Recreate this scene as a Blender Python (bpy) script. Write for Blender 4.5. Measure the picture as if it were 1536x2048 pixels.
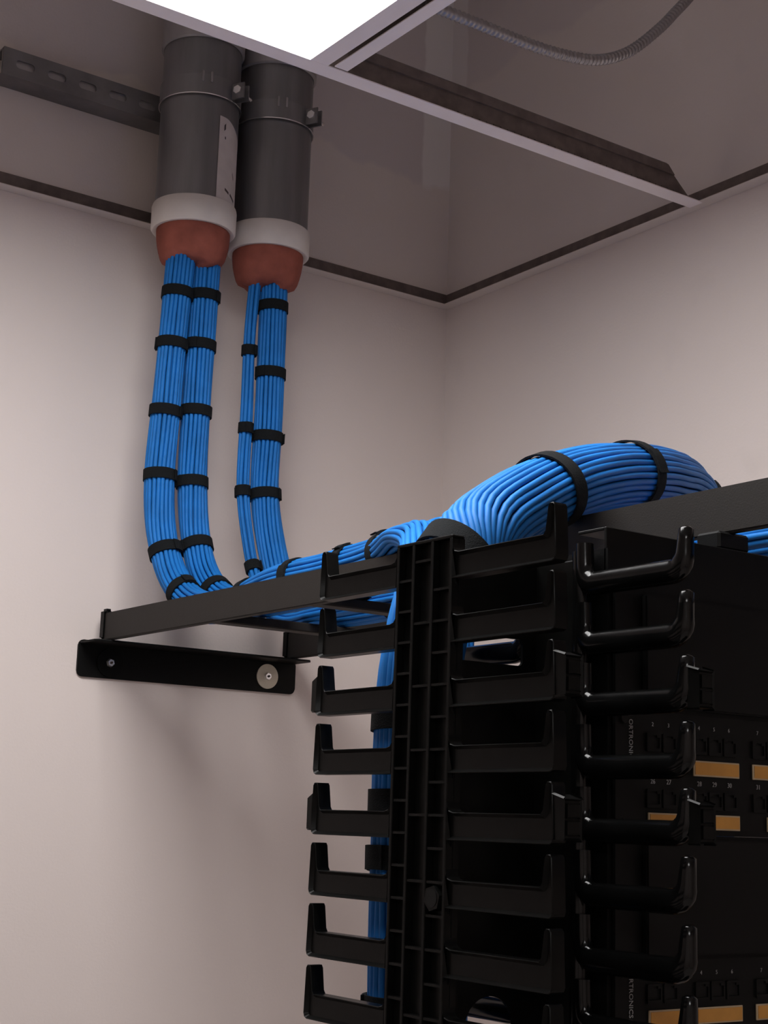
import bpy, bmesh, math, random
import numpy as np
from mathutils import Vector, Matrix

for o in list(bpy.data.objects):
    bpy.data.objects.remove(o, do_unlink=True)
S = bpy.context.scene
COL = S.collection
random.seed(7)
rng = np.random.RandomState(3)
EYE = 1.90            # eye height above the floor; builders below use heights relative to it

# ------------------------------------------------------------------ camera
YAW, PITCH, ROLL, FPX = math.radians(35.42), math.radians(11.35), math.radians(1.79), 3100.0
fw = Vector((math.sin(YAW) * math.cos(PITCH), math.cos(YAW) * math.cos(PITCH), math.sin(PITCH)))
rt = Vector((math.cos(YAW), -math.sin(YAW), 0))
up = rt.cross(fw)
r2 = rt * math.cos(ROLL) + up * math.sin(ROLL)
u2 = -rt * math.sin(ROLL) + up * math.cos(ROLL)
cd = bpy.data.cameras.new('camera')
cam = bpy.data.objects.new('camera', cd)
COL.objects.link(cam)
cam.matrix_world = Matrix(((r2.x, u2.x, -fw.x, 0), (r2.y, u2.y, -fw.y, 0), (r2.z, u2.z, -fw.z, EYE), (0, 0, 0, 1)))
cd.sensor_fit = 'HORIZONTAL'
cd.sensor_width = 36
cd.lens = FPX / 1536 * 36
cd.clip_start = 0.05
S.camera = cam

# ------------------------------------------------------------------ world, exposure
w = bpy.data.worlds.new('world')
S.world = w
w.use_nodes = True
w.node_tree.nodes['Background'].inputs[0].default_value = (0.5, 0.47, 0.46, 1)
w.node_tree.nodes['Background'].inputs[1].default_value = 0.02
S.view_settings.view_transform = 'Standard'
S.view_settings.look = 'None'
S.view_settings.gamma = 1
S.view_settings.use_curve_mapping = False
S.view_settings.exposure = 0.42
LAMP = 11.0            # radiance of the troffer diffusers

# ------------------------------------------------------------------ materials
def mat(name, col, rough=0.5, metal=0.0, spec=0.5, bump=0.0, bscale=200.0, var=0.0, vscale=8.0, emit=None, es=0.0, stretch=None, coat=0.0):
    m = bpy.data.materials.new(name)
    m.use_nodes = True
    nt = m.node_tree
    b = nt.nodes['Principled BSDF']
    b.inputs['Base Color'].default_value = (*col, 1)
    b.inputs['Roughness'].default_value = rough
    b.inputs['Metallic'].default_value = metal
    b.inputs['Specular IOR Level'].default_value = spec
    b.inputs['Coat Weight'].default_value = coat
    tc = nt.nodes.new('ShaderNodeTexCoord')
    src = tc.outputs['Object']
    if stretch:
        mp = nt.nodes.new('ShaderNodeMapping')
        mp.inputs['Scale'].default_value = stretch
        nt.links.new(src, mp.inputs[0])
        src = mp.outputs[0]
    if var > 0:
        n = nt.nodes.new('ShaderNodeTexNoise')
        n.inputs['Scale'].default_value = vscale
        n.inputs['Detail'].default_value = 5
        nt.links.new(src, n.inputs['Vector'])
        r = nt.nodes.new('ShaderNodeValToRGB')
        r.color_ramp.elements[0].position = 0.3
        r.color_ramp.elements[1].position = 0.7
        r.color_ramp.elements[0].color = (*[c * (1 - var) for c in col], 1)
        r.color_ramp.elements[1].color = (*[min(1, c * (1 + var)) for c in col], 1)
        nt.links.new(n.outputs['Fac'], r.inputs[0])
        nt.links.new(r.outputs[0], b.inputs['Base Color'])
    if bump > 0:
        n2 = nt.nodes.new('ShaderNodeTexNoise')
        n2.inputs['Scale'].default_value = bscale
        n2.inputs['Detail'].default_value = 3
        nt.links.new(src, n2.inputs['Vector'])
        bp = nt.nodes.new('ShaderNodeBump')
        bp.inputs['Strength'].default_value = bump
        bp.inputs['Distance'].default_value = 0.001
        nt.links.new(n2.outputs['Fac'], bp.inputs['Height'])
        nt.links.new(bp.outputs[0], b.inputs['Normal'])
    if emit:
        b.inputs['Emission Color'].default_value = (*emit, 1)
        b.inputs['Emission Strength'].default_value = es
    return m

def wall_mat(name, paint, bare, mud, line, along):
    """painted plasterboard: paint up to an uneven line above the ceiling grid, bare board over it, a taped joint at the corner"""
    m = bpy.data.materials.new(name)
    m.use_nodes = True
    nt = m.node_tree
    N, L = nt.nodes, nt.links
    b = N['Principled BSDF']
    b.inputs['Roughness'].default_value = 0.75
    b.inputs['Specular IOR Level'].default_value = 0.25
    geo = N.new('ShaderNodeNewGeometry')
    sep = N.new('ShaderNodeSeparateXYZ')
    L.new(geo.outputs['Position'], sep.inputs[0])
    def math_(op, a, b_=None, clamp=False):
        n = N.new('ShaderNodeMath')
        n.operation = op
        n.use_clamp = clamp
        for i, v in enumerate((a, b_)):
            if v is None:
                continue
            if isinstance(v, (int, float)):
                n.inputs[i].default_value = v
            else:
                L.new(v, n.inputs[i])
        return n.outputs[0]
    def noise(scale, detail=4):
        n = N.new('ShaderNodeTexNoise')
        n.inputs['Scale'].default_value = scale
        n.inputs['Detail'].default_value = detail
        L.new(geo.outputs['Position'], n.inputs['Vector'])
        return n.outputs['Fac']
    z = sep.outputs['Z']
    a = sep.outputs[along]
    wob = math_('MULTIPLY', math_('SUBTRACT', noise(9), 0.5), 0.10)
    zz = math_('SUBTRACT', math_('ADD', z, wob), EYE + line)
    up_ = math_('MULTIPLY', zz, 90, True)                  # 0 painted .. 1 bare
    end = 1.478 if along == 'X' else 1.955
    wob2 = math_('MULTIPLY', math_('SUBTRACT', noise(14), 0.5), 0.02)
    tape = math_('MULTIPLY', math_('SUBTRACT', math_('ADD', a, wob2), end), 200, True)
    mix1 = N.new('ShaderNodeMix')
    mix1.data_type = 'RGBA'
    mix1.inputs[6].default_value = (*bare, 1)
    mix1.inputs[7].default_value = (*mud, 1)
    L.new(tape, mix1.inputs[0])
    mix2 = N.new('ShaderNodeMix')
    mix2.data_type = 'RGBA'
    mix2.inputs[6].default_value = (*paint, 1)
    L.new(mix1.outputs[2], mix2.inputs[7])
    L.new(up_, mix2.inputs[0])
    # faint scuffs and roller mottling
    sc = math_('MULTIPLY', math_('SUBTRACT', noise(5.5, 8), 0.66), 6, True)
    mo = math_('ADD', math_('MULTIPLY', noise(2.2, 3), 0.10), 0.95)
    f = math_('SUBTRACT', mo, math_('MULTIPLY', sc, 0.10))
    mix3 = N.new('ShaderNodeMix')
    mix3.data_type = 'RGBA'
    mix3.blend_type = 'MULTIPLY'
    mix3.inputs[0].default_value = 1
    L.new(mix2.outputs[2], mix3.inputs[6])
    cb = N.new('ShaderNodeCombineColor')
    for i in range(3):
        L.new(f, cb.inputs[i])
    L.new(cb.outputs[0], mix3.inputs[7])
    L.new(mix3.outputs[2], b.inputs['Base Color'])
    bp = N.new('ShaderNodeBump')
    bp.inputs['Strength'].default_value = 0.25
    bp.inputs['Distance'].default_value = 0.0008
    L.new(noise(260, 3), bp.inputs['Height'])
    L.new(bp.outputs[0], b.inputs['Normal'])
    return m

PAINT = (0.71, 0.63, 0.60)
M = dict(
    wall_a=wall_mat('painted wall left', PAINT, (0.64, 0.57, 0.57), (0.78, 0.73, 0.72), 1.075, 'X'),
    wall_b=wall_mat('painted wall right', PAINT, (0.66, 0.585, 0.575), (0.75, 0.69, 0.68), 1.25, 'Y'),
    wall=mat('painted wall', PAINT, 0.8, spec=0.2, bump=0.2, bscale=250, var=0.03),
    floor=mat('vinyl floor', (0.68, 0.64, 0.62), 0.5, var=0.08, vscale=5, bump=0.1),
    deck=mat('ceiling deck', (0.80, 0.78, 0.78), 0.9, var=0.1),
    tile=mat('ceiling board', (0.62, 0.59, 0.57), 0.9, bump=0.5, bscale=150, var=0.05, vscale=60),
    ledge=mat('painted wall ledge', (0.66, 0.59, 0.56), 0.7),
    grid=mat('white grid enamel', (0.86, 0.79, 0.81), 0.5, var=0.03, vscale=20),
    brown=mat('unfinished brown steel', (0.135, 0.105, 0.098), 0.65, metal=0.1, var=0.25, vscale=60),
    lamp=mat('lit diffuser', (0.9, 0.9, 0.9), 0.6, emit=(1.0, 0.985, 0.975), es=LAMP),
    galv=mat('galvanised steel', (0.24, 0.235, 0.245), 0.42, metal=0.65, var=0.22, vscale=9, stretch=(3, 3, 0.35), bump=0.08, bscale=90),
    galv_light=mat('pale galvanised steel', (0.36, 0.34, 0.345), 0.5, metal=0.4, var=0.12, vscale=14, stretch=(3, 3, 0.5)),
    strut=mat('strut steel', (0.20, 0.19, 0.195), 0.5, metal=0.6, var=0.2, vscale=20),
    zinc=mat('bright zinc', (0.9, 0.89, 0.91), 0.22, metal=0.9),
    bushing=mat('white plastic bushing', (0.68, 0.63, 0.60), 0.5, var=0.06, vscale=25, bump=0.1),
    putty=mat('red firestop putty', (0.27, 0.080, 0.058), 0.8, spec=0.2, bump=1.0, bscale=70, var=0.22, vscale=35),
    paper=mat('paper sticker', (0.60, 0.54, 0.53), 0.8, var=0.08, vscale=40),
    ink=mat('dark ink', (0.06, 0.045, 0.045), 0.8),
    cable=mat('blue cable jacket', (0.010, 0.145, 0.46), 0.55, spec=0.2, var=0.12, vscale=30),
    strap=mat('black hook and loop', (0.008, 0.009, 0.010), 0.95, spec=0.15, bump=0.8, bscale=900),
    ladder=mat('dark grey powder coat', (0.018, 0.0155, 0.0140), 0.55, spec=0.2, bump=0.15, bscale=700),
    black=mat('black powder coat', (0.0032, 0.0032, 0.0032), 0.5, spec=0.13, bump=0.1, bscale=700),
    plastic=mat('black moulded plastic', (0.0032, 0.0032, 0.0030), 0.32, spec=0.09, var=0.3, vscale=60, bump=0.08, bscale=120),
    gloss=mat('glossy black plastic', (0.0025, 0.0025, 0.0025), 0.16, spec=0.25, bump=0.12, bscale=60, var=0.3, vscale=40),
    panel=mat('black panel face', (0.0035, 0.0035, 0.0035), 0.6, spec=0.12),
    hole=mat('port shadow black', (0.003, 0.003, 0.003), 0.7, spec=0.2),
    orange=mat('orange label card', (0.50, 0.235, 0.040), 0.65, var=0.1, vscale=60),
    edge=mat('clear label holder', (0.42, 0.32, 0.20), 0.35),
    print=mat('white print', (0.30, 0.30, 0.30), 0.7),
    washer=mat('beige washer', (0.55, 0.50, 0.41), 0.45, metal=0.3, var=0.06, vscale=80),
    flex=mat('flexible steel conduit', (0.34, 0.32, 0.33), 0.35, metal=0.75),
)

# ------------------------------------------------------------------ builders
def root(name, loc, label, cat, group=None):
    o = bpy.data.objects.new(name, None)
    o.empty_display_size = 0.05
    COL.objects.link(o)
    o.location = (loc[0], loc[1], loc[2] + EYE)
    o['label'] = label
    o['category'] = cat
    if group:
        o['group'] = group
    return o

def tag(o, label, cat, group=None):
    o['label'] = label
    o['category'] = cat
    if group:
        o['group'] = group
    return o

def struct(o):
    o['kind'] = 'structure'
    return o

def top_of(o):
    v = Vector((0, 0, 0))
    while o is not None:
        v += o.location
        o = o.parent
    return v

def link(name, me, m, parent=None, loc=(0, 0, 0)):
    """one mesh object; mesh coordinates are eye-relative unless loc is given"""
    if m is not None and not me.materials:
        me.materials.append(m)
    o = bpy.data.objects.new(name, me)
    COL.objects.link(o)
    base = Vector((loc[0], loc[1], loc[2] + EYE))
    if parent is not None:
        o.parent = parent
        base -= top_of(parent)
    o.location = base
    return o

def bm_mesh(bm, smooth=False, auto=None):
    bmesh.ops.recalc_face_normals(bm, faces=bm.faces)
    me = bpy.data.meshes.new('mesh')
    bm.to_mesh(me)
    bm.free()
    if smooth or auto is not None:
        me.polygons.foreach_set('use_smooth', [True] * len(me.polygons))
    if auto is not None:
        me.set_sharp_from_angle(angle=math.radians(auto))
    return me

def add_box(bm, x0, x1, y0, y1, z0, z1, bev=0.0, seg=2):
    r = bmesh.ops.create_cube(bm, size=1)
    vs = r['verts']
    for v in vs:
        v.co = Vector(((x0 + x1) / 2 + v.co.x * (x1 - x0), (y0 + y1) / 2 + v.co.y * (y1 - y0), (z0 + z1) / 2 + v.co.z * (z1 - z0)))
    if bev > 0:
        es = {e for v in vs for e in v.link_edges}
        bmesh.ops.bevel(bm, geom=list(es), offset=bev, segments=seg, affect='EDGES', clamp_overlap=True)

def box(name, x0, x1, y0, y1, z0, z1, m, parent=None, bev=0.0, seg=2):
    bm = bmesh.new()
    add_box(bm, x0, x1, y0, y1, z0, z1, bev, seg)
    return link(name, bm_mesh(bm, auto=35 if bev else None), m, parent)

def add_prism(bm, pts, f0, f1, bev=0.0, seg=2):
    """polygon pts lifted to 3D by f0 and f1 (near and far cap)"""
    a = [bm.verts.new(f0(*p)) for p in pts]
    b = [bm.verts.new(f1(*p)) for p in pts]
    fs = [bm.faces.new(a), bm.faces.new(b[::-1])]
    n = len(pts)
    for i in range(n):
        j = (i + 1) % n
        fs.append(bm.faces.new((a[j], a[i], b[i], b[j])))
    if bev > 0:
        es = list({e for f in fs[:2] for e in f.edges} | {e for v in a for e in v.link_edges})
        bmesh.ops.bevel(bm, geom=es, offset=bev, segments=seg, affect='EDGES', clamp_overlap=True)
    return a, b

def rounded(x0, x1, y0, y1, r, n=5):
    out = []
    for cx, cy, a0 in ((x1 - r, y1 - r, 0), (x0 + r, y1 - r, 90), (x0 + r, y0 + r, 180), (x1 - r, y0 + r, 270)):
        for k in range(n + 1):
            t = math.radians(a0 + 90 * k / n)
            out.append((cx + r * math.cos(t), cy + r * math.sin(t)))
    return out

def circle(cx, cy, r, n=24):
    return [(cx + r * math.cos(2 * math.pi * k / n), cy + r * math.sin(2 * math.pi * k / n)) for k in range(n)]

def holed(outer, holes, lift, vec):
    """plate with holes: outline and hole loops in a plane, extruded by vec"""
    bm = bmesh.new()
    es = []
    for loop in [outer] + holes:
        vs = [bm.verts.new(lift(*p)) for p in loop]
        for i in range(len(vs)):
            es.append(bm.edges.new((vs[i], vs[(i + 1) % len(vs)])))
    bmesh.ops.triangle_fill(bm, use_beauty=True, use_dissolve=False, edges=es)
    r = bmesh.ops.extrude_face_region(bm, geom=list(bm.faces))
    for v in [g for g in r['geom'] if isinstance(g, bmesh.types.BMVert)]:
        v.co += Vector(vec)
    return bm

def add_lathe(bm, cx, cy, prof, n=40, jitter=None):
    """prof: list of (radius, z) about a vertical axis"""
    rings = []
    for k, (r, z) in enumerate(prof):
        ring = []
        for i in range(n):
            t = 2 * math.pi * i / n
            rr, zz = r, z
            if jitter:
                rr, zz = jitter(k, t, r, z)
            ring.append(bm.verts.new((cx + rr * math.cos(t), cy + rr * math.sin(t), zz)))
        rings.append(ring)
    for a, b in zip(rings, rings[1:]):
        for i in range(n):
            j = (i + 1) % n
            bm.faces.new((a[i], a[j], b[j], b[i]))
    return rings

def lathe(name, cx, cy, prof, m, parent=None, n=40, caps=True, auto=40, jitter=None):
    bm = bmesh.new()
    r = add_lathe(bm, cx, cy, prof, n, jitter)
    if caps:
        bm.faces.new(r[0][::-1])
        bm.faces.new(r[-1])
    return link(name, bm_mesh(bm, auto=auto), m, parent)

def add_cyl(bm, p0, p1, r, n=16, r1=None):
    p0, p1 = Vector(p0), Vector(p1)
    t = (p1 - p0).normalized()
    s = t.orthogonal().normalized()
    u = t.cross(s)
    r1 = r if r1 is None else r1
    a = [bm.verts.new(p0 + (s * math.cos(2 * math.pi * i / n) + u * math.sin(2 * math.pi * i / n)) * r) for i in range(n)]
    b = [bm.verts.new(p1 + (s * math.cos(2 * math.pi * i / n) + u * math.sin(2 * math.pi * i / n)) * r1) for i in range(n)]
    bm.faces.new(a[::-1])
    bm.faces.new(b)
    for i in range(n):
        j = (i + 1) % n
        bm.faces.new((a[i], a[j], b[j], b[i]))

def cyl(name, p0, p1, r, m, parent=None, n=24, r1=None):
    bm = bmesh.new()
    add_cyl(bm, p0, p1, r, n, r1)
    return link(name, bm_mesh(bm, auto=40), m, parent)

def spline(ctrl, step=0.012):
    """Catmull-Rom through ctrl, resampled evenly"""
    P = np.array(ctrl, float)
    P = np.vstack([2 * P[0] - P[1], P, 2 * P[-1] - P[-2]])
    out = []
    for i in range(1, len(P) - 2):
        p0, p1, p2, p3 = P[i - 1:i + 3]
        d = [max(np.linalg.norm(b - a), 1e-6) ** 0.5 for a, b in ((p0, p1), (p1, p2), (p2, p3))]
        t0, t1 = 0, d[0]
        t2 = t1 + d[1]
        t3 = t2 + d[2]
        for t in np.linspace(t1, t2, 40, endpoint=False):
            a1 = (t1 - t) / (t1 - t0) * p0 + (t - t0) / (t1 - t0) * p1
            a2 = (t2 - t) / (t2 - t1) * p1 + (t - t1) / (t2 - t1) * p2
            a3 = (t3 - t) / (t3 - t2) * p2 + (t - t2) / (t3 - t2) * p3
            b1 = (t2 - t) / (t2 - t0) * a1 + (t - t0) / (t2 - t0) * a2
            b2 = (t3 - t) / (t3 - t1) * a2 + (t - t1) / (t3 - t1) * a3
            out.append((t2 - t) / (t2 - t1) * b1 + (t - t1) / (t2 - t1) * b2)
    out.append(P[-2])
    out = np.array(out)
    for _ in range(6):
        out[1:-1] = out[1:-1] * 0.5 + (out[:-2] + out[2:]) * 0.25
    L = np.concatenate([[0], np.cumsum(np.linalg.norm(np.diff(out, axis=0), axis=1))])
    n = max(4, int(L[-1] / step))
    s = np.linspace(0, L[-1], n)
    return np.stack([np.interp(s, L, out[:, k]) for k in range(3)], 1)

def frames(P, ref=(0.70710678, 0.0, 0.70710678)):
    T = np.gradient(P, axis=0)
    T /= np.linalg.norm(T, axis=1)[:, None]
    R = np.array(ref)
    A = R[None] - (T @ R)[:, None] * T
    A /= np.linalg.norm(A, axis=1)[:, None]
    B = np.cross(T, A)
    return T, A, B

def tube_mesh(P, r, n=7, ref=None, rad=None):
    T = np.gradient(P, axis=0)
    T /= np.linalg.norm(T, axis=1)[:, None]
    # parallel transport
    a = np.cross(T[0], (0.3, 0.8, 0.52))
    a /= np.linalg.norm(a)
    A = [a]
    for i in range(1, len(P)):
        a = A[-1] - T[i] * (A[-1] @ T[i])
        A.append(a / np.linalg.norm(a))
    A = np.array(A)
    B = np.cross(T, A)
    rr = np.full(len(P), r) if rad is None else rad
    th = np.arange(n) * 2 * math.pi / n
    V = (P[:, None, :] + rr[:, None, None] * (np.cos(th)[None, :, None] * A[:, None, :] + np.sin(th)[None, :, None] * B[:, None, :])).reshape(-1, 3)
    F = []
    for i in range(len(P) - 1):
        for k in range(n):
            j = (k + 1) % n
            F.append((i * n + k, i * n + j, (i + 1) * n + j, (i + 1) * n + k))
    F.append(tuple(range(n))[::-1])
    F.append(tuple((len(P) - 1) * n + k for k in range(n)))
    me = bpy.data.meshes.new('mesh')
    me.from_pydata(V.tolist(), [], F)
    me.polygons.foreach_set('use_smooth', [True] * len(me.polygons))
    return me

def text_mesh(body, size, extrude=0.0001):
    c = bpy.data.curves.new('lettering', 'FONT')
    c.body = body
    c.size = size
    c.extrude = extrude
    c.align_x = 'CENTER'
    c.align_y = 'CENTER'
    c.resolution_u = 2
    o = bpy.data.objects.new('lettering', c)
    COL.objects.link(o)
    dg = bpy.context.evaluated_depsgraph_get()
    me = bpy.data.meshes.new_from_object(o.evaluated_get(dg))
    bpy.data.objects.remove(o, do_unlink=True)
    return me

# ------------------------------------------------------------------ the setting
YA, XB = 2.0, 1.54           # the two walls that meet in the corner
XL, YR = -1.70, -1.70        # walls behind the viewer
ZF, ZC, ZD = -EYE, 0.860, 1.60
struct(box('wall_left', XL, XB + 0.1, YA, YA + 0.1, ZF, ZD, M['wall_a']))
struct(box('wall_right', XB, XB + 0.1, YR, YA, ZF, ZD, M['wall_b']))
struct(box('wall_back', XL, XB + 0.1, YR - 0.1, YR, ZF, ZD, M['wall']))
struct(box('wall_side', XL - 0.1, XL, YR - 0.1, YA + 0.1, ZF, ZD, M['wall']))
struct(box('floor', XL - 0.1, XB + 0.1, YR - 0.1, YA + 0.1, ZF - 0.1, ZF, M['floor']))
struct(box('ceiling', XL - 0.1, XB + 0.1, YR - 0.1, YA + 0.1, ZD, ZD + 0.1, M['deck']))

# wall angles that carry the ceiling grid: white ledge, brown unfinished leg above it, the ledge's shade put into its dark colour
def wall_angle(name, ledge, leg):
    o = box(name, *ledge, M['ledge'])
    struct(o)
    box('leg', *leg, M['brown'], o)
    return o
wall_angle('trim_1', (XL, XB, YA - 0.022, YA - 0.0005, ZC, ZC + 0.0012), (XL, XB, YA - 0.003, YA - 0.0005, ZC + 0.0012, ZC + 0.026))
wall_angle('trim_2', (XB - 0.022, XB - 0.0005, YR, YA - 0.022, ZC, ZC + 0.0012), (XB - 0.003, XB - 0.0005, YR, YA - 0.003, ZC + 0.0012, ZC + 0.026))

YT, XT = 1.414, 0.885        # main tee and cross tee centre lines (the boards have been taken out of the grid)

# main tee: flange, bulb and perforated web
t = root('ceiling_main_tee', (0.2, YT, ZC), 'long white ceiling grid tee with brown perforated web running to the right wall', 'ceiling tee')
box('flange', XL, XB - 0.016, YT - 0.012, YT + 0.012, ZC - 0.0008, ZC + 0.0006, M['grid'], t)
web = [(XL, ZC + 0.0006), (XB - 0.024, ZC + 0.0006), (XB - 0.050, ZC + 0.022), (XB - 0.075, ZC + 0.043), (XL, ZC + 0.043)]
holes = []
for k in range(34):
    x = XB - 0.062 - k * 0.0115
    holes.append(circle(x, ZC + 0.008, 0.0014, 8))
bm = holed(web, holes, lambda x, z: (x, YT - 0.0008, z), (0, 0.0016, 0))
link('web', bm_mesh(bm), M['brown'], t)
box('web_hole_dark', XL, XB - 0.060, YT + 0.0015, YT + 0.0025, ZC + 0.0008, ZC + 0.029, M['ink'], t)  # added dark sheet, stands in for the shade inside the web's holes
bm = bmesh.new()
add_prism(bm, [(YT - 0.004, ZC + 0.030), (YT + 0.004, ZC + 0.030), (YT + 0.004, ZC + 0.042), (YT + 0.002, ZC + 0.0445), (YT - 0.002, ZC + 0.0445), (YT - 0.004, ZC + 0.042)],
          lambda y, z: (XL, y, z), lambda y, z: (XB - 0.062 - (z - ZC - 0.03) * 1.0, y, z))
link('bulb', bm_mesh(bm), M['brown'], t)

# cross tee beside the light, and the loose strip lying next to it
t = root('ceiling_cross_tee', (XT, 1.1, ZC), 'white ceiling cross tee along the right edge of the lit panel', 'ceiling tee')
box('flange', XT - 0.012, XT + 0.012, 0.79, YT - 0.0122, ZC - 0.0008, ZC + 0.0006, M['grid'], t)
box('web', XT + 0.0005, XT + 0.0020, 0.79, YT - 0.016, ZC + 0.0006, ZC + 0.038, M['brown'], t)
t = root('ceiling_edge_strip', (0.914, 1.1, ZC), 'narrow white metal strip parallel to the cross tee, ending just short of the main tee', 'metal strip')
box('flange', 0.9045, 0.9225, 0.79, YT - 0.0155, ZC - 0.0006, ZC + 0.0008, M['grid'], t)
box('upstand', 0.9210, 0.9225, 0.79, YT - 0.0155, ZC + 0.0008, ZC + 0.022, M['brown'], t)

t = root('ceiling_main_tee', (0.2, 0.7775, ZC), 'white ceiling grid tee along the near edge of the lit panel', 'ceiling tee')
box('flange', XL, XB - 0.016, 0.7655, 0.7895, ZC - 0.0008, ZC + 0.0006, M['grid'], t)
box('web', XL, XB - 0.030, 0.7767, 0.7783, ZC + 0.0006, ZC + 0.043, M['brown'], t)

def troffer(x0, x1, y0, y1, label):
    t = root('ceiling_light', ((x0 + x1) / 2, (y0 + y1) / 2, ZC), label, 'ceiling light', 'square troffer lights')
    box('diffuser', x0, x1, y0, y1, ZC + 0.0008, ZC + 0.0040, M['lamp'], t)
    box('housing', x0 + 0.004, x1 - 0.004, y0 + 0.004, y1 - 0.004, ZC + 0.012, ZC + 0.085, M['galv_light'], t, 0.004)
    return t
troffer(0.264, XT - 0.0125, 0.79, YT - 0.0125, 'bright square lit troffer panel in the ceiling grid above the conduits')
troffer(-1.0, -0.40, -0.90, -0.30, 'added troffer panel behind the viewer, unseen fill light for the room')  # added out of view to light the room

# flexible conduit sagging above the open bay
t = root('flexible_conduit', (0.93, 1.25, 0.88), 'thin ribbed metal conduit sagging above the open ceiling bay at upper right', 'conduit')
P = spline([(0.80, 1.25, 0.890), (0.86, 1.25, 0.884), (0.931, 1.25, 0.8815), (1.0, 1.25, 0.882), (1.074, 1.25, 0.883), (1.128, 1.25, 0.8875), (1.178, 1.25, 0.898), (1.228, 1.25, 0.924), (1.279, 1.25, 0.970), (1.308, 1.25, 1.002), (1.36, 1.25, 1.07), (1.40, 1.25, 1.20)], 0.0016)
rad = 0.0064 + 0.0007 * np.sin(np.arange(len(P)) * 2 * math.pi / 4)
link('armour', tube_mesh(P, 0.0064, 10, rad=rad), M['flex'], t)
cyl('connector', (0.785, 1.25, 0.8915), (0.806, 1.25, 0.8895), 0.010, M['zinc'], t)

# ------------------------------------------------------------------ strut channel and conduits
ZS = 1.034
t = root('strut_channel', (1.0, 1.98, ZS), 'slotted steel strut channel bolted flat along the wall above the ceiling grid', 'strut channel')
sx0, sx1, yf = 0.714, 1.205, 1.959
slots = [rounded(0.733 + k * 0.048, 0.733 + k * 0.048 + 0.028, ZS - 0.006, ZS + 0.006, 0.0055, 4) for k in range(9)]
bm = holed([(sx0, ZS - 0.0205), (sx1, ZS - 0.0205), (sx1, ZS + 0.0205), (sx0, ZS + 0.0205)], slots, lambda x, z: (x, yf, z), (0, 0.0022, 0))
link('slotted_face', bm_mesh(bm), M['strut'], t)
box('side_wall', sx0, sx1, yf + 0.0022, YA - 0.001, ZS - 0.0205, ZS - 0.018, M['strut'], t)
box('side_wall', sx0, sx1, yf + 0.0022, YA - 0.001, ZS + 0.018, ZS + 0.0205, M['strut'], t)
box('back_web', sx0, sx1, yf + 0.0045, yf + 0.0065, ZS - 0.018, ZS + 0.018, M['galv_light'], t)

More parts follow.
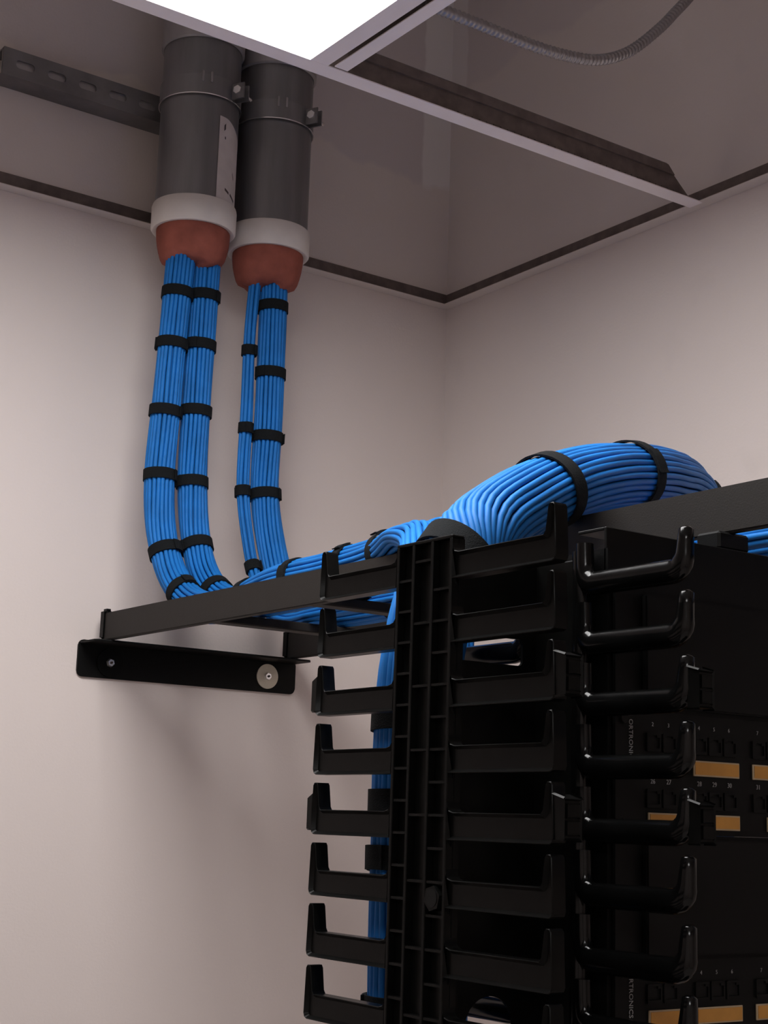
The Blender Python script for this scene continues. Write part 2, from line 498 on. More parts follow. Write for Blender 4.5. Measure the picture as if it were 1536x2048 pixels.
YP, RP = 1.894, 0.0572
def conduit(xc, label, sticker, dz):
    t = root('conduit', (xc, YP, 0.78), label, 'conduit', 'conduits on the strut')
    lathe('pipe', xc, YP, [(RP, 0.842 + dz), (RP, 1.106), (RP - 0.001, 1.108), (RP - 0.001, 1.5)], M['galv'], t, 48)
    lathe('coupling', xc, YP, [(RP + 0.0005, 1.106), (RP + 0.0040, 1.108), (RP + 0.0040, 1.185), (RP + 0.0005, 1.188)], M['galv_light'], t, 48, caps=False)
    b0, b1 = 0.826 + dz, 0.864 + dz
    lathe('bushing', xc, YP, [(RP - 0.006, b0 + 0.002), (RP - 0.003, b0), (RP + 0.0015, b0), (RP + 0.0040, b0 + 0.003), (RP + 0.0042, b1 - 0.004), (RP + 0.0030, b1), (RP + 0.0002, b1 + 0.0005)], M['bushing'], t, 48, caps=False)
    ph = random.uniform(0, 6)
    def jit(k, a, r, z):
        q = (k / 9.0)
        r *= 1 + q * (0.03 * math.sin(2 * a + ph) + 0.03 * math.sin(5 * a + 2 * ph) + 0.015 * math.sin(11 * a))
        z += q * (0.0035 * math.sin(3 * a + ph) + 0.002 * math.sin(7 * a))
        return r, z
    prof = [(RP - 0.0045, b0 + 0.004), (RP - 0.0042, b0 - 0.002), (RP - 0.0048, b0 - 0.010), (RP - 0.0062, b0 - 0.020), (RP - 0.0085, b0 - 0.030), (RP - 0.0112, b0 - 0.039), (RP - 0.0150, b0 - 0.0455), (RP - 0.023, b0 - 0.0495), (RP - 0.038, b0 - 0.051), (0.006, b0 - 0.052)]
    lathe('firestop_putty', xc, YP, prof, M['putty'], t, 44, caps=True, auto=70, jitter=jit)
    if sticker:
        bm = bmesh.new()
        n = 14
        a0, a1 = math.radians(-87.5), math.radians(-38)
        lo, hi = [], []
        for k in range(n + 1):
            a = a0 + (a1 - a0) * k / n
            r = RP + 0.0007
            lo.append(bm.verts.new((xc + r * math.cos(a), YP + r * math.sin(a), b1 - 0.001)))
            q = k / n
            top = 0.990 - 0.002 * q - 0.030 * max(0, q - 0.25) ** 1.4
            hi.append(bm.verts.new((xc + r * math.cos(a), YP + r * math.sin(a), top)))
        for k in range(n):
            bm.faces.new((lo[k], lo[k + 1], hi[k + 1], hi[k]))
        s = link('sticker', bm_mesh(bm, smooth=True), M['paper'], t)
        def mark(q0, z0, q1, z1, wd):
            bm = bmesh.new()
            for k in range(4):
                f0, f1 = k / 4, (k + 1) / 4
                qa, qb = q0 + (q1 - q0) * f0, q0 + (q1 - q0) * f1
                za, zb = z0 + (z1 - z0) * f0, z0 + (z1 - z0) * f1
                vs = []
                for q, z in ((qa, za), (qb, zb), (qb, zb + wd), (qa, za + wd)):
                    a = a0 + (a1 - a0) * q
                    vs.append(bm.verts.new((xc + (RP + 0.0011) * math.cos(a), YP + (RP + 0.0011) * math.sin(a), z)))
                bm.faces.new(vs)
            bmesh.ops.remove_doubles(bm, verts=bm.verts, dist=1e-5)
            link('ink_mark', bm_mesh(bm), M['ink'], s)
        mark(0.16, 0.968, 0.22, 0.972, 0.009)
        mark(0.20, 0.957, 0.24, 0.956, 0.004)
        mark(0.30, 0.880, 0.48, 0.876, 0.004)
        mark(0.54, 0.876, 0.80, 0.869, 0.004)
        mark(0.62, 0.910, 0.70, 0.901, 0.004)
    return t
XP1, XP2 = 0.993, 1.120
conduit(XP1, 'left steel conduit with a white paper sticker, white bushing and red putty', True, 0.0)
conduit(XP2, 'right steel conduit without a sticker, ending in white bushing and red putty', False, -0.004)

def clamp(xc, label):
    t = root('conduit_clamp', (xc, YP, ZS), label, 'pipe clamp', 'strut clamps on the conduits')
    az = math.radians(-62)
    r0, r1 = RP + 0.0004, RP + 0.0024
    def half(a0, a1):
        bm = bmesh.new()
        n = 22
        R = []
        for k in range(n + 1):
            a = a0 + (a1 - a0) * k / n
            c, s = math.cos(a), math.sin(a)
            R.append([bm.verts.new((xc + r * c, YP + r * s, z)) for r, z in ((r0, ZS - 0.016), (r1, ZS - 0.016), (r1, ZS + 0.014), (r0, ZS + 0.014))])
        for k in range(n):
            for i in range(4):
                j = (i + 1) % 4
                bm.faces.new((R[k][i], R[k][j], R[k + 1][j], R[k + 1][i]))
        bm.faces.new(R[0])
        bm.faces.new(R[-1][::-1])
        # ear standing out along the radius at az
        return bm
    e = math.radians(5)
    for sgn, (a0, a1) in ((1, (az + e, math.radians(90))), (-1, (math.radians(90), az - e + 2 * math.pi))):
        bm = half(a0, a1)
        a = az + sgn * e
        d = Vector((math.cos(az), math.sin(az), 0))
        p = Vector((-math.sin(az), math.cos(az), 0)) * sgn
        base = Vector((xc, YP, 0)) + d * (RP - 0.0005) + p * (RP * math.sin(e))
        q = [base, base + d * 0.022, base + d * 0.022 + p * 0.0025, base + p * 0.0025]
        lo = [bm.verts.new((v.x, v.y, ZS - 0.013)) for v in q]
        hi = [bm.verts.new((v.x, v.y, ZS + 0.011)) for v in q]
        bm.faces.new(lo[::-1])
        bm.faces.new(hi)
        for i in range(4):
            j = (i + 1) % 4
            bm.faces.new((lo[i], lo[j], hi[j], hi[i]))
        link('clamp_half', bm_mesh(bm, auto=30), M['galv'], t)
    lathe('lip', xc, YP, [(RP + 0.0026, ZS - 0.0172), (RP + 0.0036, ZS - 0.0172), (RP + 0.0036, ZS - 0.0158), (RP + 0.0026, ZS - 0.0158)], M['zinc'], t, 44, caps=False)
    d = Vector((math.cos(az), math.sin(az), 0))
    p = Vector((-math.sin(az), math.cos(az), 0))
    c = Vector((xc, YP, ZS - 0.001)) + d * (RP + 0.0125)
    cyl('bolt', c - p * 0.012, c + p * 0.026, 0.0028, M['zinc'], t, 12)
    cyl('bolt_head', c - p * 0.0125, c - p * 0.0078, 0.0066, M['zinc'], t, 6)
    cyl('nut', c + p * 0.0078, c + p * 0.0128, 0.0062, M['zinc'], t, 6)
    # raised shoulder tabs hooking into the strut
    for k in (-1, 1):
        a = math.radians(-110 + 6 * k)
        bm = bmesh.new()
        cx_, cy_ = xc + (RP + 0.003) * math.cos(a), YP + (RP + 0.003) * math.sin(a)
        add_box(bm, cx_ - 0.0016, cx_ + 0.0016, cy_ - 0.0012, cy_ + 0.0012, ZS + 0.002, ZS + 0.018, 0.0006, 1)
        link('tab', bm_mesh(bm, auto=30), M['galv_light'], t)
clamp(XP1, 'bolted strut clamp around the left conduit')
clamp(XP2, 'bolted strut clamp around the right conduit')

# ------------------------------------------------------------------ wall bracket and cable ladder
t = root('wall_angle_bracket', (1.085, 1.99, 0.21), 'black steel angle bracket screwed to the wall under the end of the ladder tray', 'bracket')
bm = bmesh.new()
add_prism(bm, rounded(0.906, 1.264, 0.187, 0.2385, 0.008), lambda x, z: (x, YA - 0.0005, z), lambda x, z: (x, YA - 0.0040, z), 0.0008, 1)
link('wall_leg', bm_mesh(bm, auto=35), M['black'], t)
bm = bmesh.new()
add_prism(bm, [(0.908, YA - 0.004), (0.908, 1.952), (0.914, 1.944), (1.256, 1.944), (1.262, 1.952), (1.262, YA - 0.004)], lambda x, y: (x, y, 0.2325), lambda x, y: (x, y, 0.2355), 0.0006, 1)
link('ledge', bm_mesh(bm, auto=35), M['black'], t)
def screw(xc, zc, r, wm, lab):
    wsh = cyl('washer', (xc, YA - 0.0042, zc), (xc, YA - 0.0060, zc), r, wm, t, 32)
    wsh['label'] = lab
    cyl('screw_head', (xc, YA - 0.0061, zc), (xc, YA - 0.0095, zc), 0.0066, M['zinc'], wsh, 6, 0.0050)
    cyl('screw_tip', (xc, YA - 0.0096, zc), (xc, YA - 0.0112, zc), 0.0018, M['ink'], wsh, 8)
screw(0.955, 0.209, 0.0200, M['plastic'], 'black washer')
screw(1.2135, 0.2105, 0.0185, M['washer'], 'beige washer')

LZ0, LZ1 = 0.2365, 0.2750
t = root('cable_ladder', (1.085, 1.0, LZ0), 'dark grey ladder tray running from the wall bracket over the rack', 'cable ladder')
XR0, XR1 = 0.930, 1.230
YE0, YE1 = -0.60, 1.968
for x in (XR0, XR1):
    rl = box('side_rail', x, x + 0.010, YE0, YE1, LZ0, LZ1, M['ladder'], t, 0.0012, 2)
    bm = bmesh.new()
    add_box(bm, x - 0.002, x + 0.012, YE1 - 0.004, YE1 + 0.014, LZ0 + 0.0005, LZ1 + 0.006, 0.004, 3)
    link('end_cap', bm_mesh(bm, auto=40), M['plastic'], rl)
y = 1.680
while y > YE0 + 0.05:
    box('rung', XR0 + 0.0102, XR1 - 0.0002, y - 0.0125, y + 0.0125, LZ0 + 0.001, LZ0 + 0.0125, M['ladder'], t, 0.0015, 1)
    y -= 0.2286

# ------------------------------------------------------------------ cable bundles
CD = 0.0059
def rings(nr, d):
    out = [(0.0, 0.0)]
    for k in range(1, nr + 1):
        for i in range(6 * k):
            a = 2 * math.pi * (i + 0.31 * k) / (6 * k)
            out.append((k * d * math.cos(a), k * d * math.sin(a)))
    return out

PATHS = {
    # the two bundles of the left conduit run along the tray, climb over the near rail and drop behind the cable manager
    'A': [(0.974, 1.888, 0.800), (0.969, 1.887, 0.70), (0.963, 1.886, 0.58), (0.959, 1.886, 0.46), (0.961, 1.876, 0.385), (0.966, 1.850, 0.325), (0.968, 1.800, 0.283), (0.968, 1.735, 0.263), (0.966, 1.665, 0.265), (0.965, 1.57, 0.279), (0.965, 1.45, 0.282), (0.957, 1.345, 0.285), (0.934, 1.265, 0.289), (0.892, 1.190, 0.272), (0.838, 1.118, 0.235), (0.795, 1.066, 0.175), (0.778, 1.046, 0.09), (0.775, 1.043, -0.05), (0.775, 1.043, -0.30), (0.775, 1.043, -0.62)],
    'B': [(1.014, 1.888, 0.800), (1.012, 1.887, 0.70), (1.010, 1.886, 0.58), (1.009, 1.884, 0.46), (1.011, 1.872, 0.385), (1.013, 1.846, 0.330), (1.014, 1.80, 0.292), (1.013, 1.74, 0.274), (1.012, 1.66, 0.272), (1.010, 1.56, 0.273), (1.006, 1.45, 0.274), (0.993, 1.345, 0.278), (0.940, 1.215, 0.290), (0.905, 1.150, 0.270), (0.868, 1.105, 0.225), (0.845, 1.080, 0.165), (0.835, 1.068, 0.08), (0.832, 1.064, -0.05), (0.832, 1.064, -0.30), (0.832, 1.064, -0.62)],
    # the two bundles of the right conduit stay in the tray
    'C': [(1.098, 1.888, 0.800), (1.092, 1.887, 0.70), (1.092, 1.885, 0.58), (1.091, 1.884, 0.46), (1.093, 1.868, 0.39), (1.094, 1.845, 0.335), (1.092, 1.80, 0.280), (1.086, 1.74, 0.262), (1.076, 1.66, 0.260), (1.068, 1.56, 0.260), (1.062, 1.40, 0.260), (1.060, 1.20, 0.260), (1.060, 0.9, 0.260), (1.060, 0.5, 0.260), (1.062, -0.50, 0.260)],
    'D': [(1.129, 1.889, 0.800), (1.130, 1.888, 0.70), (1.130, 1.887, 0.58), (1.129, 1.886, 0.46), (1.133, 1.872, 0.39), (1.137, 1.845, 0.330), (1.138, 1.80, 0.292), (1.137, 1.74, 0.274), (1.133, 1.66, 0.271), (1.128, 1.56, 0.2705), (1.122, 1.40, 0.2705), (1.118, 1.20, 0.2705), (1.115, 0.9, 0.2705), (1.115, 0.5, 0.2705), (1.115, -0.50, 0.2705)],
    # thick bundle: up the cable manager, in an arch over the near rail and across the tray
    'G': [(0.724, 0.958, -0.62), (0.723, 0.958, -0.40), (0.722, 0.959, -0.20), (0.721, 0.961, -0.05), (0.721, 0.962, 0.06), (0.726, 0.964, 0.125), (0.743, 0.968, 0.180), (0.781, 0.975, 0.227), (0.835, 0.988, 0.264), (0.900, 1.010, 0.2945), (0.970, 1.034, 0.3190), (1.040, 1.060, 0.3370), (1.110, 1.090, 0.3515), (1.172, 1.122, 0.3600), (1.222, 1.148, 0.3540), (1.262, 1.172, 0.3220), (1.284, 1.188, 0.260), (1.290, 1.195, 0.16), (1.290, 1.195, -0.05), (1.290, 1.195, -0.40)],
}
def smooth(x):
    x = np.clip(x, 0, 1)
    return x * x * (3 - 2 * x)

BUND = {}
def bundle(key, label, own, cross=None):
    P = spline(PATHS[key], 0.013)
    T, A, B = frames(P)
    n = len(P)
    t = root('cable_bundle', (P[0][0], P[0][1], 0.25), label, 'cable bundle', 'bundles of blue cable')
    wX = np.zeros(n)
    if cross is not None:                    # spread flat where the bundle climbs over the rail
        i1 = int(np.argmin(np.linalg.norm(P - np.array(cross), axis=1)))
        wX = np.exp(-((np.arange(n) - i1) / 5.0) ** 2)
    s = np.arange(n) * 0.013
    for k, (a, b) in enumerate(own):
        ph, ph2 = rng.uniform(0, 6.28, 2)
        oa = a + 0.0006 * np.sin(s * 19 + ph)
        ob = b + 0.0006 * np.sin(s * 16 + ph2)
        O = oa[:, None] * A + ob[:, None] * B
        O[:, :2] *= (1 + 0.5 * wX)[:, None]
        O[:, 2] *= 1 - 0.45 * wX
        link('cable', tube_mesh(P + O, CD / 2 * 1.03, 7), M['cable'], t)
    R = max(math.hypot(*q) for q in own) + CD / 2
    BUND[key] = (t, P, R)
    return t

def strap(key, pt, width=0.0150, tilt=0.0, R=None, ea=1.0, eb=1.0, name='strap'):
    t, P, R0 = BUND[key]
    f = np.linspace(0, len(P) - 1, (len(P) - 1) * 12 + 1)
    Pd = np.stack([np.interp(f, np.arange(len(P)), P[:, q]) for q in range(3)], 1)
    T, A, B = frames(P)
    Td, Ad, Bd = (np.stack([np.interp(f, np.arange(len(P)), V[:, q]) for q in range(3)], 1) for V in (T, A, B))
    i = int(np.argmin(np.linalg.norm(Pd - np.array(pt), axis=1)))
    c, T_, A_, B_ = Pd[i], Td[i], Ad[i], Bd[i]
    if R is None:
        R = R0
    bm = bmesh.new()
    n = 40
    rr = []
    ax = T_ + tilt * A_
    for k in range(n):
        a = 2 * math.pi * k / n
        dirv = (math.cos(a) * A_ + math.sin(a) * B_) * np.array((ea, ea, eb))
        sh = -tilt * R * math.cos(a)
        ring = []
        for r, h in ((R + 0.0004, -width / 2), (R + 0.0022, -width / 2), (R + 0.0022, width / 2), (R + 0.0004, width / 2)):
            ring.append(bm.verts.new(Vector(c + dirv * r + T_ * (h + sh))))
        rr.append(ring)
    for k in range(n):
        m_ = (k + 1) % n
        for q in range(4):
            j = (q + 1) % 4
            bm.faces.new((rr[k][q], rr[k][j], rr[m_][j], rr[m_][q]))
    # overlapping free end
    a0 = random.uniform(0, 6.28)
    rr = []
    for k in range(9):
        a = a0 + 0.09 * k
        lift = 0.0024 + (0.0012 if k == 8 else 0)
        dirv = (math.cos(a) * A_ + math.sin(a) * B_) * np.array((ea, ea, eb))
        sh = -tilt * R * math.cos(a)
        rr.append([bm.verts.new(Vector(c + dirv * r + T_ * (h + sh))) for r, h in ((R + lift, -width / 2), (R + lift + 0.0014, -width / 2), (R + lift + 0.0014, width / 2), (R + lift, width / 2))])
    for k in range(8):
        for q in range(4):
            j = (q + 1) % 4
            bm.faces.new((rr[k][q], rr[k][j], rr[k + 1][j], rr[k + 1][q]))
    bm.faces.new(rr[0])
    bm.faces.new(rr[-1][::-1])
    return link(name, bm_mesh(bm, auto=40), M['strap'], t)

r37 = rings(3, CD)
r7 = rings(1, CD * 1.05)
bundle('A', 'leftmost blue cable bundle, dropping from the left conduit onto the ladder tray', r37, (0.934, 1.265, 0.289))
bundle('B', 'second blue cable bundle from the left, hanging from the right side of the left conduit', r37, (0.940, 1.215, 0.290))
bundle('C', 'thin blue cable bundle hanging from the left side of the right conduit', r7)
bundle('D', 'rightmost of the blue cable bundles hanging from the conduits', r37)
bundle('G', 'thick blue cable bundle rising behind the cable manager and arching over the ladder tray', rings(5, CD))

for z, dz in ((0.728, 0.004), (0.652, 0.006), (0.553, 0.008), (0.461, -0.003)):
    strap('A', (0.962, 1.886, z))
    strap('B', (1.010, 1.886, z + dz))
strap('A', (0.966, 1.862, 0.354))
strap('A', (0.968, 1.812, 0.292))
strap('B', (1.012, 1.862, 0.366))
strap('B', (1.014, 1.806, 0.296))
for z in (0.668, 0.552, 0.458, 0.345):
    strap('C', (1.092, 1.886 if z > 0.4 else 1.85, z))
for z in (0.743, 0.641, 0.545, 0.458):
    strap('D', (1.129, 1.887, z))
for y in (1.640, 1.530, 1.420, 1.335):
    strap('A', (0.965, y, 0.281), 0.014)
for y in (1.55, 1.32, 0.90, 0.80):
    strap('D', (1.12, y, 0.2705), 0.016)
strap('B', (1.006, 1.47, 0.274), 0.016)
RF = 5 * CD + CD / 2
for p, wd, tl in (((0.763, 0.971, 0.2085), 0.022, 0.12), ((0.893, 1.008, 0.2915), 0.019, 0.05), ((1.048, 1.063, 0.339), 0.019, 0.0), ((1.230, 1.152, 0.351), 0.014, 0.0), ((0.7175, 0.963, 0.078), 0.018, 0), ((0.716, 0.962, 0.016), 0.018, 0), ((0.716, 0.962, -0.029), 0.018, 0.15), ((0.716, 0.960, -0.133), 0.018, 0)):
    strap('G', p, wd, tl, R=RF + 0.0008)

# ------------------------------------------------------------------ vertical cable manager
XM0, XM1 = 0.655, 0.775
PITCH_U = 0.04445
ZT = 0.168                   # underside of the topmost finger
NROW = 15
t = root('vertical_cable_manager', (0.72, 0.87, ZF), 'tall black plastic cable manager with hooked fingers on the left side of the rack', 'cable manager')
def finger_profile(y_in, y_tip):
    """L shape in y,z with rounded corners: bar from the spine to the tip, tip turned up"""
    s = 1 if y_tip > y_in else -1
    o = [(y_in, 0.0), (y_tip - s * 0.004, 0.0), (y_tip - s * 0.0012, 0.0012), (y_tip, 0.004), (y_tip - s * 0.0015, 0.0365), (y_tip - s * 0.003, 0.0385), (y_tip - s * 0.0065, 0.0385), (y_tip - s * 0.0080, 0.0365), (y_tip - s * 0.0105, 0.0208), (y_tip - s * 0.0125, 0.0184), (y_in + s * 0.007, 0.0184), (y_in + s * 0.0025, 0.0196), (y_in + s * 0.0006, 0.0220), (y_in, 0.0255)]
    return o
def finger_mesh(y_in, y_tip, depth, recess, bev):
    bm = bmesh.new()
    pts = finger_profile(y_in, y_tip)
    a = [bm.verts.new((0, p[0], p[1])) for p in pts]
    b = [bm.verts.new((depth, p[0], p[1])) for p in pts]
    f0 = bm.faces.new(a)
    f1 = bm.faces.new(b[::-1])
    n = len(pts)
    for i in range(n):
        j = (i + 1) % n
        bm.faces.new((a[j], a[i], b[i], b[j]))
    bmesh.ops.recalc_face_normals(bm, faces=bm.faces)
    if recess:
        bmesh.ops.inset_region(bm, faces=[f0], thickness=0.0026, depth=0.0, use_even_offset=True)
        for v in f0.verts:
            v.co.x += 0.0032
        rim = [e for e in bm.edges if len(e.link_faces) == 2 and e.calc_face_angle(0) > 0.6 and all(abs(v.co.x) < 1e-6 for v in e.verts)]
        bmesh.ops.bevel(bm, geom=rim, offset=0.0005, segments=1, affect='EDGES', clamp_overlap=True)
    else:
        rim = list(f0.edges) + list(f1.edges)
        bmesh.ops.bevel(bm, geom=rim, offset=bev, segments=4, affect='EDGES', clamp_overlap=True)
    return bm_mesh(bm, auto=40)
YS0, YS1 = 0.838, 0.903      # spine, front and rear edge
me_fl = finger_mesh(YS0, 0.7305, 0.011, True, 0)
me_rl = finger_mesh(YS1, 1.0045, 0.011, True, 0)
def round_finger_mesh(y_in, y_tip):
    s = 1 if y_tip > y_in else -1
    zc, yi, yt, rb = 0.0092, y_in + s * 0.001, y_tip - s * 0.0065, 0.0115
    path = [(yi, 0.0400), (yi, zc + rb + 0.004)]
    for k in range(1, 6):
        a = math.pi / 2 * k / 6
        path.append((yi + s * rb * (1 - math.cos(a)), zc + rb - rb * math.sin(a)))
    path += [(yi + s * rb, zc), (yt - s * rb, zc)]
    for k in range(1, 6):
        a = math.pi / 2 * k / 6
        path.append((yt - s * rb + s * rb * math.sin(a), zc + rb - rb * math.cos(a)))
    path += [(yt, zc + rb), (yt + s * 0.001, 0.030), (yt + s * 0.0018, 0.0378), (yt + s * 0.0018, 0.0395)]
    P = np.array([(0.0, y, z) for y, z in path])
    T = np.gradient(P, axis=0)
    T /= np.linalg.norm(T, axis=1)[:, None]
    X = np.array((1.0, 0, 0))
    N = np.cross(T, X)
    n, V, F = 14, [], []
    for i, p in enumerate(P):
        f = i / (len(P) - 1)
        rx, rn = 0.0066, 0.0088
        if i > len(P) - 6:
            q = (i - (len(P) - 6)) / 5
            rx, rn = 0.0066 - 0.0018 * q, 0.0088 - 0.0045 * q
        if i == len(P) - 1:
            rx, rn = rx * 0.6, rn * 0.6
        if i < 4:
            rn = 0.0066 + 0.0005 * i
        for k in range(n):
            a = 2 * math.pi * k / n
            V.append(tuple(p + X * rx * math.cos(a) + N[i] * rn * math.sin(a)))
    for i in range(len(P) - 1):
        for k in range(n):
            j = (k + 1) % n
            F.append((i * n + k, i * n + j, (i + 1) * n + j, (i + 1) * n + k))
    F += [tuple(range(n))[::-1], tuple((len(P) - 1) * n + k for k in range(n))]
    bm = bmesh.new()
    vs = [bm.verts.new(v) for v in V]
    for f in F:
        bm.faces.new([vs[q] for q in f])
    return bm_mesh(bm, auto=60)
me_fr = round_finger_mesh(YS0, 0.7305)
me_rr = round_finger_mesh(YS1, 1.0045)
def clip_mesh(s):
    bm = bmesh.new()
    add_box(bm, 0.001, 0.0155, 0, s * 0.0085, 0.003, 0.031, 0.0012, 1)
    for v in bm.verts:
        if abs(v.co.y) > 0.005 and v.co.z > 0.02:
            v.co.z -= 0.003
    add_box(bm, 0.0030, 0.0135, s * 0.0082, s * 0.0098, 0.006, 0.0145, 0.0004, 1)
    add_box(bm, 0.0030, 0.0135, s * 0.0082, s * 0.0098, 0.0165, 0.025, 0.0004, 1)
    return bm_mesh(bm, auto=40)
me_cf, me_cr = clip_mesh(-1), clip_mesh(1)
for i in range(NROW):
    z = ZT - i * PITCH_U
    for me, x, yt, mc, s in ((me_fl, XM0, 0.7305, me_cf, -1), (me_rl, XM0, 1.0045, me_cr, 1), (me_fr, XM1, 0.7305, me_cf, -1), (me_rr, XM1, 1.0045, me_cr, 1)):
        f = link('finger', me, M['plastic'] if x == XM0 else M['gloss'], t, (x if x == XM0 else x + 0.0045, 0, z))
        if i in (2, 4, 10, 12):
            link('hinge_clip', mc, M['plastic'], f, (x, yt - s * 0.0004, z))
# left spine: plate with raised lattice of ribs
ZST = 0.197
ZB = ZF + 0.002
sp = box('spine', XM0 + 0.0065, XM0 + 0.0115, YS0, YS1, ZB, ZST, M['plastic'], t)
for y in (YS0, 0.8595, 0.8815, YS1 - 0.003):
    box('rib', XM0, XM0 + 0.0065, y, y + 0.003, ZB, ZST, M['plastic'], sp, 0.0005, 1)
me_rib = {}
for c, (y0, y1, off) in enumerate(((YS0 + 0.003, 0.8595, 0.0), (0.8625, 0.8815, 0.5), (0.8845, YS1 - 0.003, 0.22))):
    bm = bmesh.new()
    add_box(bm, 0.0008, 0.0065, y0, y1, -0.0009, 0.0009)
    me_rib[c] = bm_mesh(bm)
    me_rib[c].materials.append(M['plastic'])
    for i in range(2 * NROW if c != 1 else NROW):
        z = ZT - 0.006 + off * PITCH_U - i * PITCH_U * (0.5 if c != 1 else 1.0)
        if z < ZST - 0.004:
            link('rib', me_rib[c], None, sp, (XM0, 0, z))
box('top_cap', XM0, XM0 + 0.0115, YS0, YS1, ZST, ZST + 0.0022, M['plastic'], sp, 0.0006, 1)
for zb in (-0.0485, -0.0485 - 8 * PITCH_U):
    bm = bmesh.new()
    add_cyl(bm, (XM0 - 0.0012, 0.8505, zb), (XM0 + 0.006, 0.8505, zb), 0.0088, 6)
    link('boss', bm_mesh(bm), M['plastic'], sp)
    bm = bmesh.new()
    add_cyl(bm, (XM0 - 0.0016, 0.8505, zb), (XM0, 0.8505, zb), 0.0060, 16)
    link('boss_hole', bm_mesh(bm), M['hole'], sp)
# right spine with a rounded front post
sp = box('spine', XM1 + 0.002, XM1 + 0.013, YS0 + 0.004, YS1, ZB, ZST, M['plastic'], t, 0.001, 1)
cyl('round_post', (XM1 + 0.0068, YS0 + 0.0055, ZB), (XM1 + 0.0068, YS0 + 0.0055, ZST + 0.006), 0.0066, M['gloss'], sp, 20)
# pan between the two sides, with a cable window and round holes
bm = holed([(XM0 + 0.0115, ZB), (XM1 + 0.0019, ZB), (XM1 + 0.0019, ZST), (XM0 + 0.0115, ZST)],
           [rounded(0.700, 0.764, 0.119, 0.139, 0.004, 4), circle(0.737, -0.141, 0.0225, 28), rounded(0.700, 0.764, -0.30, -0.26, 0.004, 4)],
           lambda x, z: (x, 0.888, z), (0, 0.0025, 0))
link('back_pan', bm_mesh(bm), M['plastic'], t)

# ------------------------------------------------------------------ two-post rack
t = root('equipment_rack', (1.04, 0.86, ZF), 'black steel two-post rack standing between the cable managers', 'rack')
ZR = 0.205
for x0, x1, fx0, fx1 in ((0.7905, 0.8265, 0.7905, 0.8265), (1.2545, 1.2905, 1.2545, 1.2905)):
    hs = []
    for k in range(46):
        hs.append(circle((x0 + x1) / 2 + (0.004 if x0 < 1 else -0.004), ZR - 0.018 - k * PITCH_U / 3, 0.0027, 8))
    bm = holed([(x0, ZB), (x1, ZB), (x1, ZR), (x0, ZR)], hs, lambda x, z: (x, 0.8240, z), (0, 0.0025, 0))
    up_ = link('upright', bm_mesh(bm), M['black'], t)
    xs = x0 if x0 < 1 else x1 - 0.003
    box('web', xs, xs + 0.003, 0.8265, 0.905, ZB, ZR, M['black'], up_)
    box('rear_flange', x0, x1, 0.905, 0.908, ZB, ZR, M['black'], up_)
box('top_angle', 0.7905, 1.2905, 0.826, 0.8285, 0.1755, 0.2215, M['black'], t, 0.0006, 1)
box('top_angle_ledge', 0.7905, 1.2905, 0.8285, 0.8570, 0.2190, 0.2215, M['black'], t, 0.0006, 1)
for x in (XR0 + 0.005, XR1 + 0.005):
    box('ladder_foot', x - 0.018, x + 0.018, 0.830, 0.855, 0.2216, 0.2364, M['black'], t, 0.002, 1)
box('base', 0.78, 1.30, 0.72, 1.01, ZF, ZF + 0.006, M['black'], t, 0.001, 1)

# ------------------------------------------------------------------ rack equipment
PX0, PX1, PY = 0.7945, 1.2865, 0.820
def lettering(body, size, x, z, m, parent, vertical=False, y=PY):
    me = text_mesh(body, size)
    me.materials.clear()
    o = link('lettering', me, m, parent, (x, y - 0.0003, z))
    o.rotation_euler = (math.pi / 2, math.pi / 2 if vertical else 0, 0)
    return o
bmj = bmesh.new()
o_, i_ = rounded(-0.0072, 0.0072, -0.0068, 0.0068, 0.001, 2), [(-0.0058, -0.0042), (0.0058, -0.0042), (0.0058, 0.0035), (0.0030, 0.0035), (0.0030, 0.0052), (-0.0030, 0.0052), (-0.0030, 0.0035), (-0.0058, 0.0035)]
bmj = holed(o_, [i_], lambda x, z: (x, -0.0018, z), (0, 0.0016, 0))
me_jack = bm_mesh(bmj)
me_jack.materials.append(M['panel'])
bmj = bmesh.new()
add_prism(bmj, i_, lambda x, z: (x, -0.0004, z), lambda x, z: (x, -0.0002, z))
me_slot = bm_mesh(bmj)
me_slot.materials.append(M['hole'])
GR = 0.0655
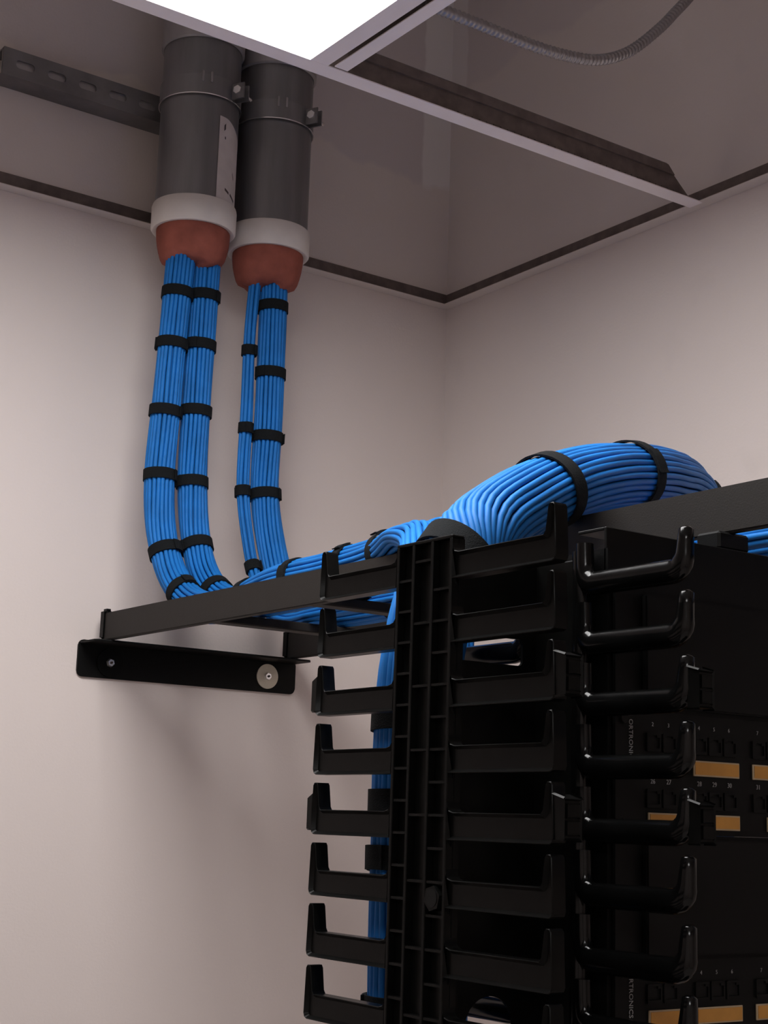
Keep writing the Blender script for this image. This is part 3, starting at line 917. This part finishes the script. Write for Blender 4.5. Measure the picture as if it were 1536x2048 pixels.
def patch_panel(ztop, label):
    t = root('patch_panel', ((PX0 + PX1) / 2, PY, ztop - 2 * PITCH_U), label, 'patch panel', 'patch panels in the rack')
    box('face_plate', PX0, PX1, PY, PY + 0.003, ztop - 2 * PITCH_U + 0.00003, ztop - 0.00003, M['panel'], t)
    lettering('ORTRONICS', 0.0056, 0.8095, ztop - 0.0225, M['print'], t, True)
    for row in range(2):
        zl = ztop - (0.0395 if row == 0 else 0.0790)
        for g in range(7):
            xg = 0.8740 + (g - 1) * GR
            a, b = xg, xg + 0.050
            if row == 1:
                a, b = xg + 0.016, xg + 0.050
            if g == 0:
                a, b = 0.8265, xg + 0.050
            if b > PX1 - 0.016:
                continue
            h = 0.0058 if row == 0 else 0.0056
            e = box('label_holder', a, b, PY - 0.0016, PY - 0.0001, zl - h, zl + h, M['edge'], t, 0.0003, 1)
            box('label_card', a + 0.0012, b - 0.0012, PY - 0.0021, PY - 0.0017, zl - h + 0.0012, zl + h - 0.0012, M['orange'], e)
            for k in range(3):
                xn = xg + 0.007 + k * 0.0165
                if xn < 0.822:
                    continue
                num = g * 3 + k + 1 + (24 if row else 0)
                zn = ztop - (0.0095 if row == 0 else 0.0510)
                lettering(str(num), 0.0042 if row == 0 else 0.0050, xn, zn, M['print'], t)
                zj = ztop - (0.0225 if row == 0 else 0.0632)
                j = link('port', me_jack, None, t, (xn, PY, zj))
                link('port_opening', me_slot, None, j, (xn, PY, zj))
    for x in (PX0 + 0.0075, PX1 - 0.0075):
        for dz in (0.0065, 0.0824):
            bm = bmesh.new()
            add_cyl(bm, (x, PY - 0.0002, ztop - dz), (x, PY - 0.0022, ztop - dz), 0.0042, 14, 0.0034)
            link('screw', bm_mesh(bm, auto=40), M['black'], t)
    return t
patch_panel(0.0870, 'black patch panel with two rows of orange labels, upper one in the rack')
patch_panel(0.0870 - 4 * PITCH_U, 'black patch panel with orange labels at the bottom edge, lower one in the rack')

def duct(ztop, zbot, label):
    t = root('horizontal_cable_manager', ((PX0 + PX1) / 2, PY, zbot), label, 'cable manager', 'blank horizontal managers in the rack')
    box('back_plate', PX0, PX1, PY, PY + 0.003, zbot + 0.00003, ztop - 0.00003, M['panel'], t)
    box('cover', PX0 + 0.026, PX1 - 0.026, PY - 0.0060, PY - 0.0001, zbot + 0.003, ztop - 0.003, M['panel'], t, 0.0012, 2)
duct(0.0870 + 2 * PITCH_U, 0.0870, 'plain black cover panel above the upper patch panel')
duct(0.0870 - 2 * PITCH_U, 0.0870 - 4 * PITCH_U, 'plain black cover panel between the two patch panels')
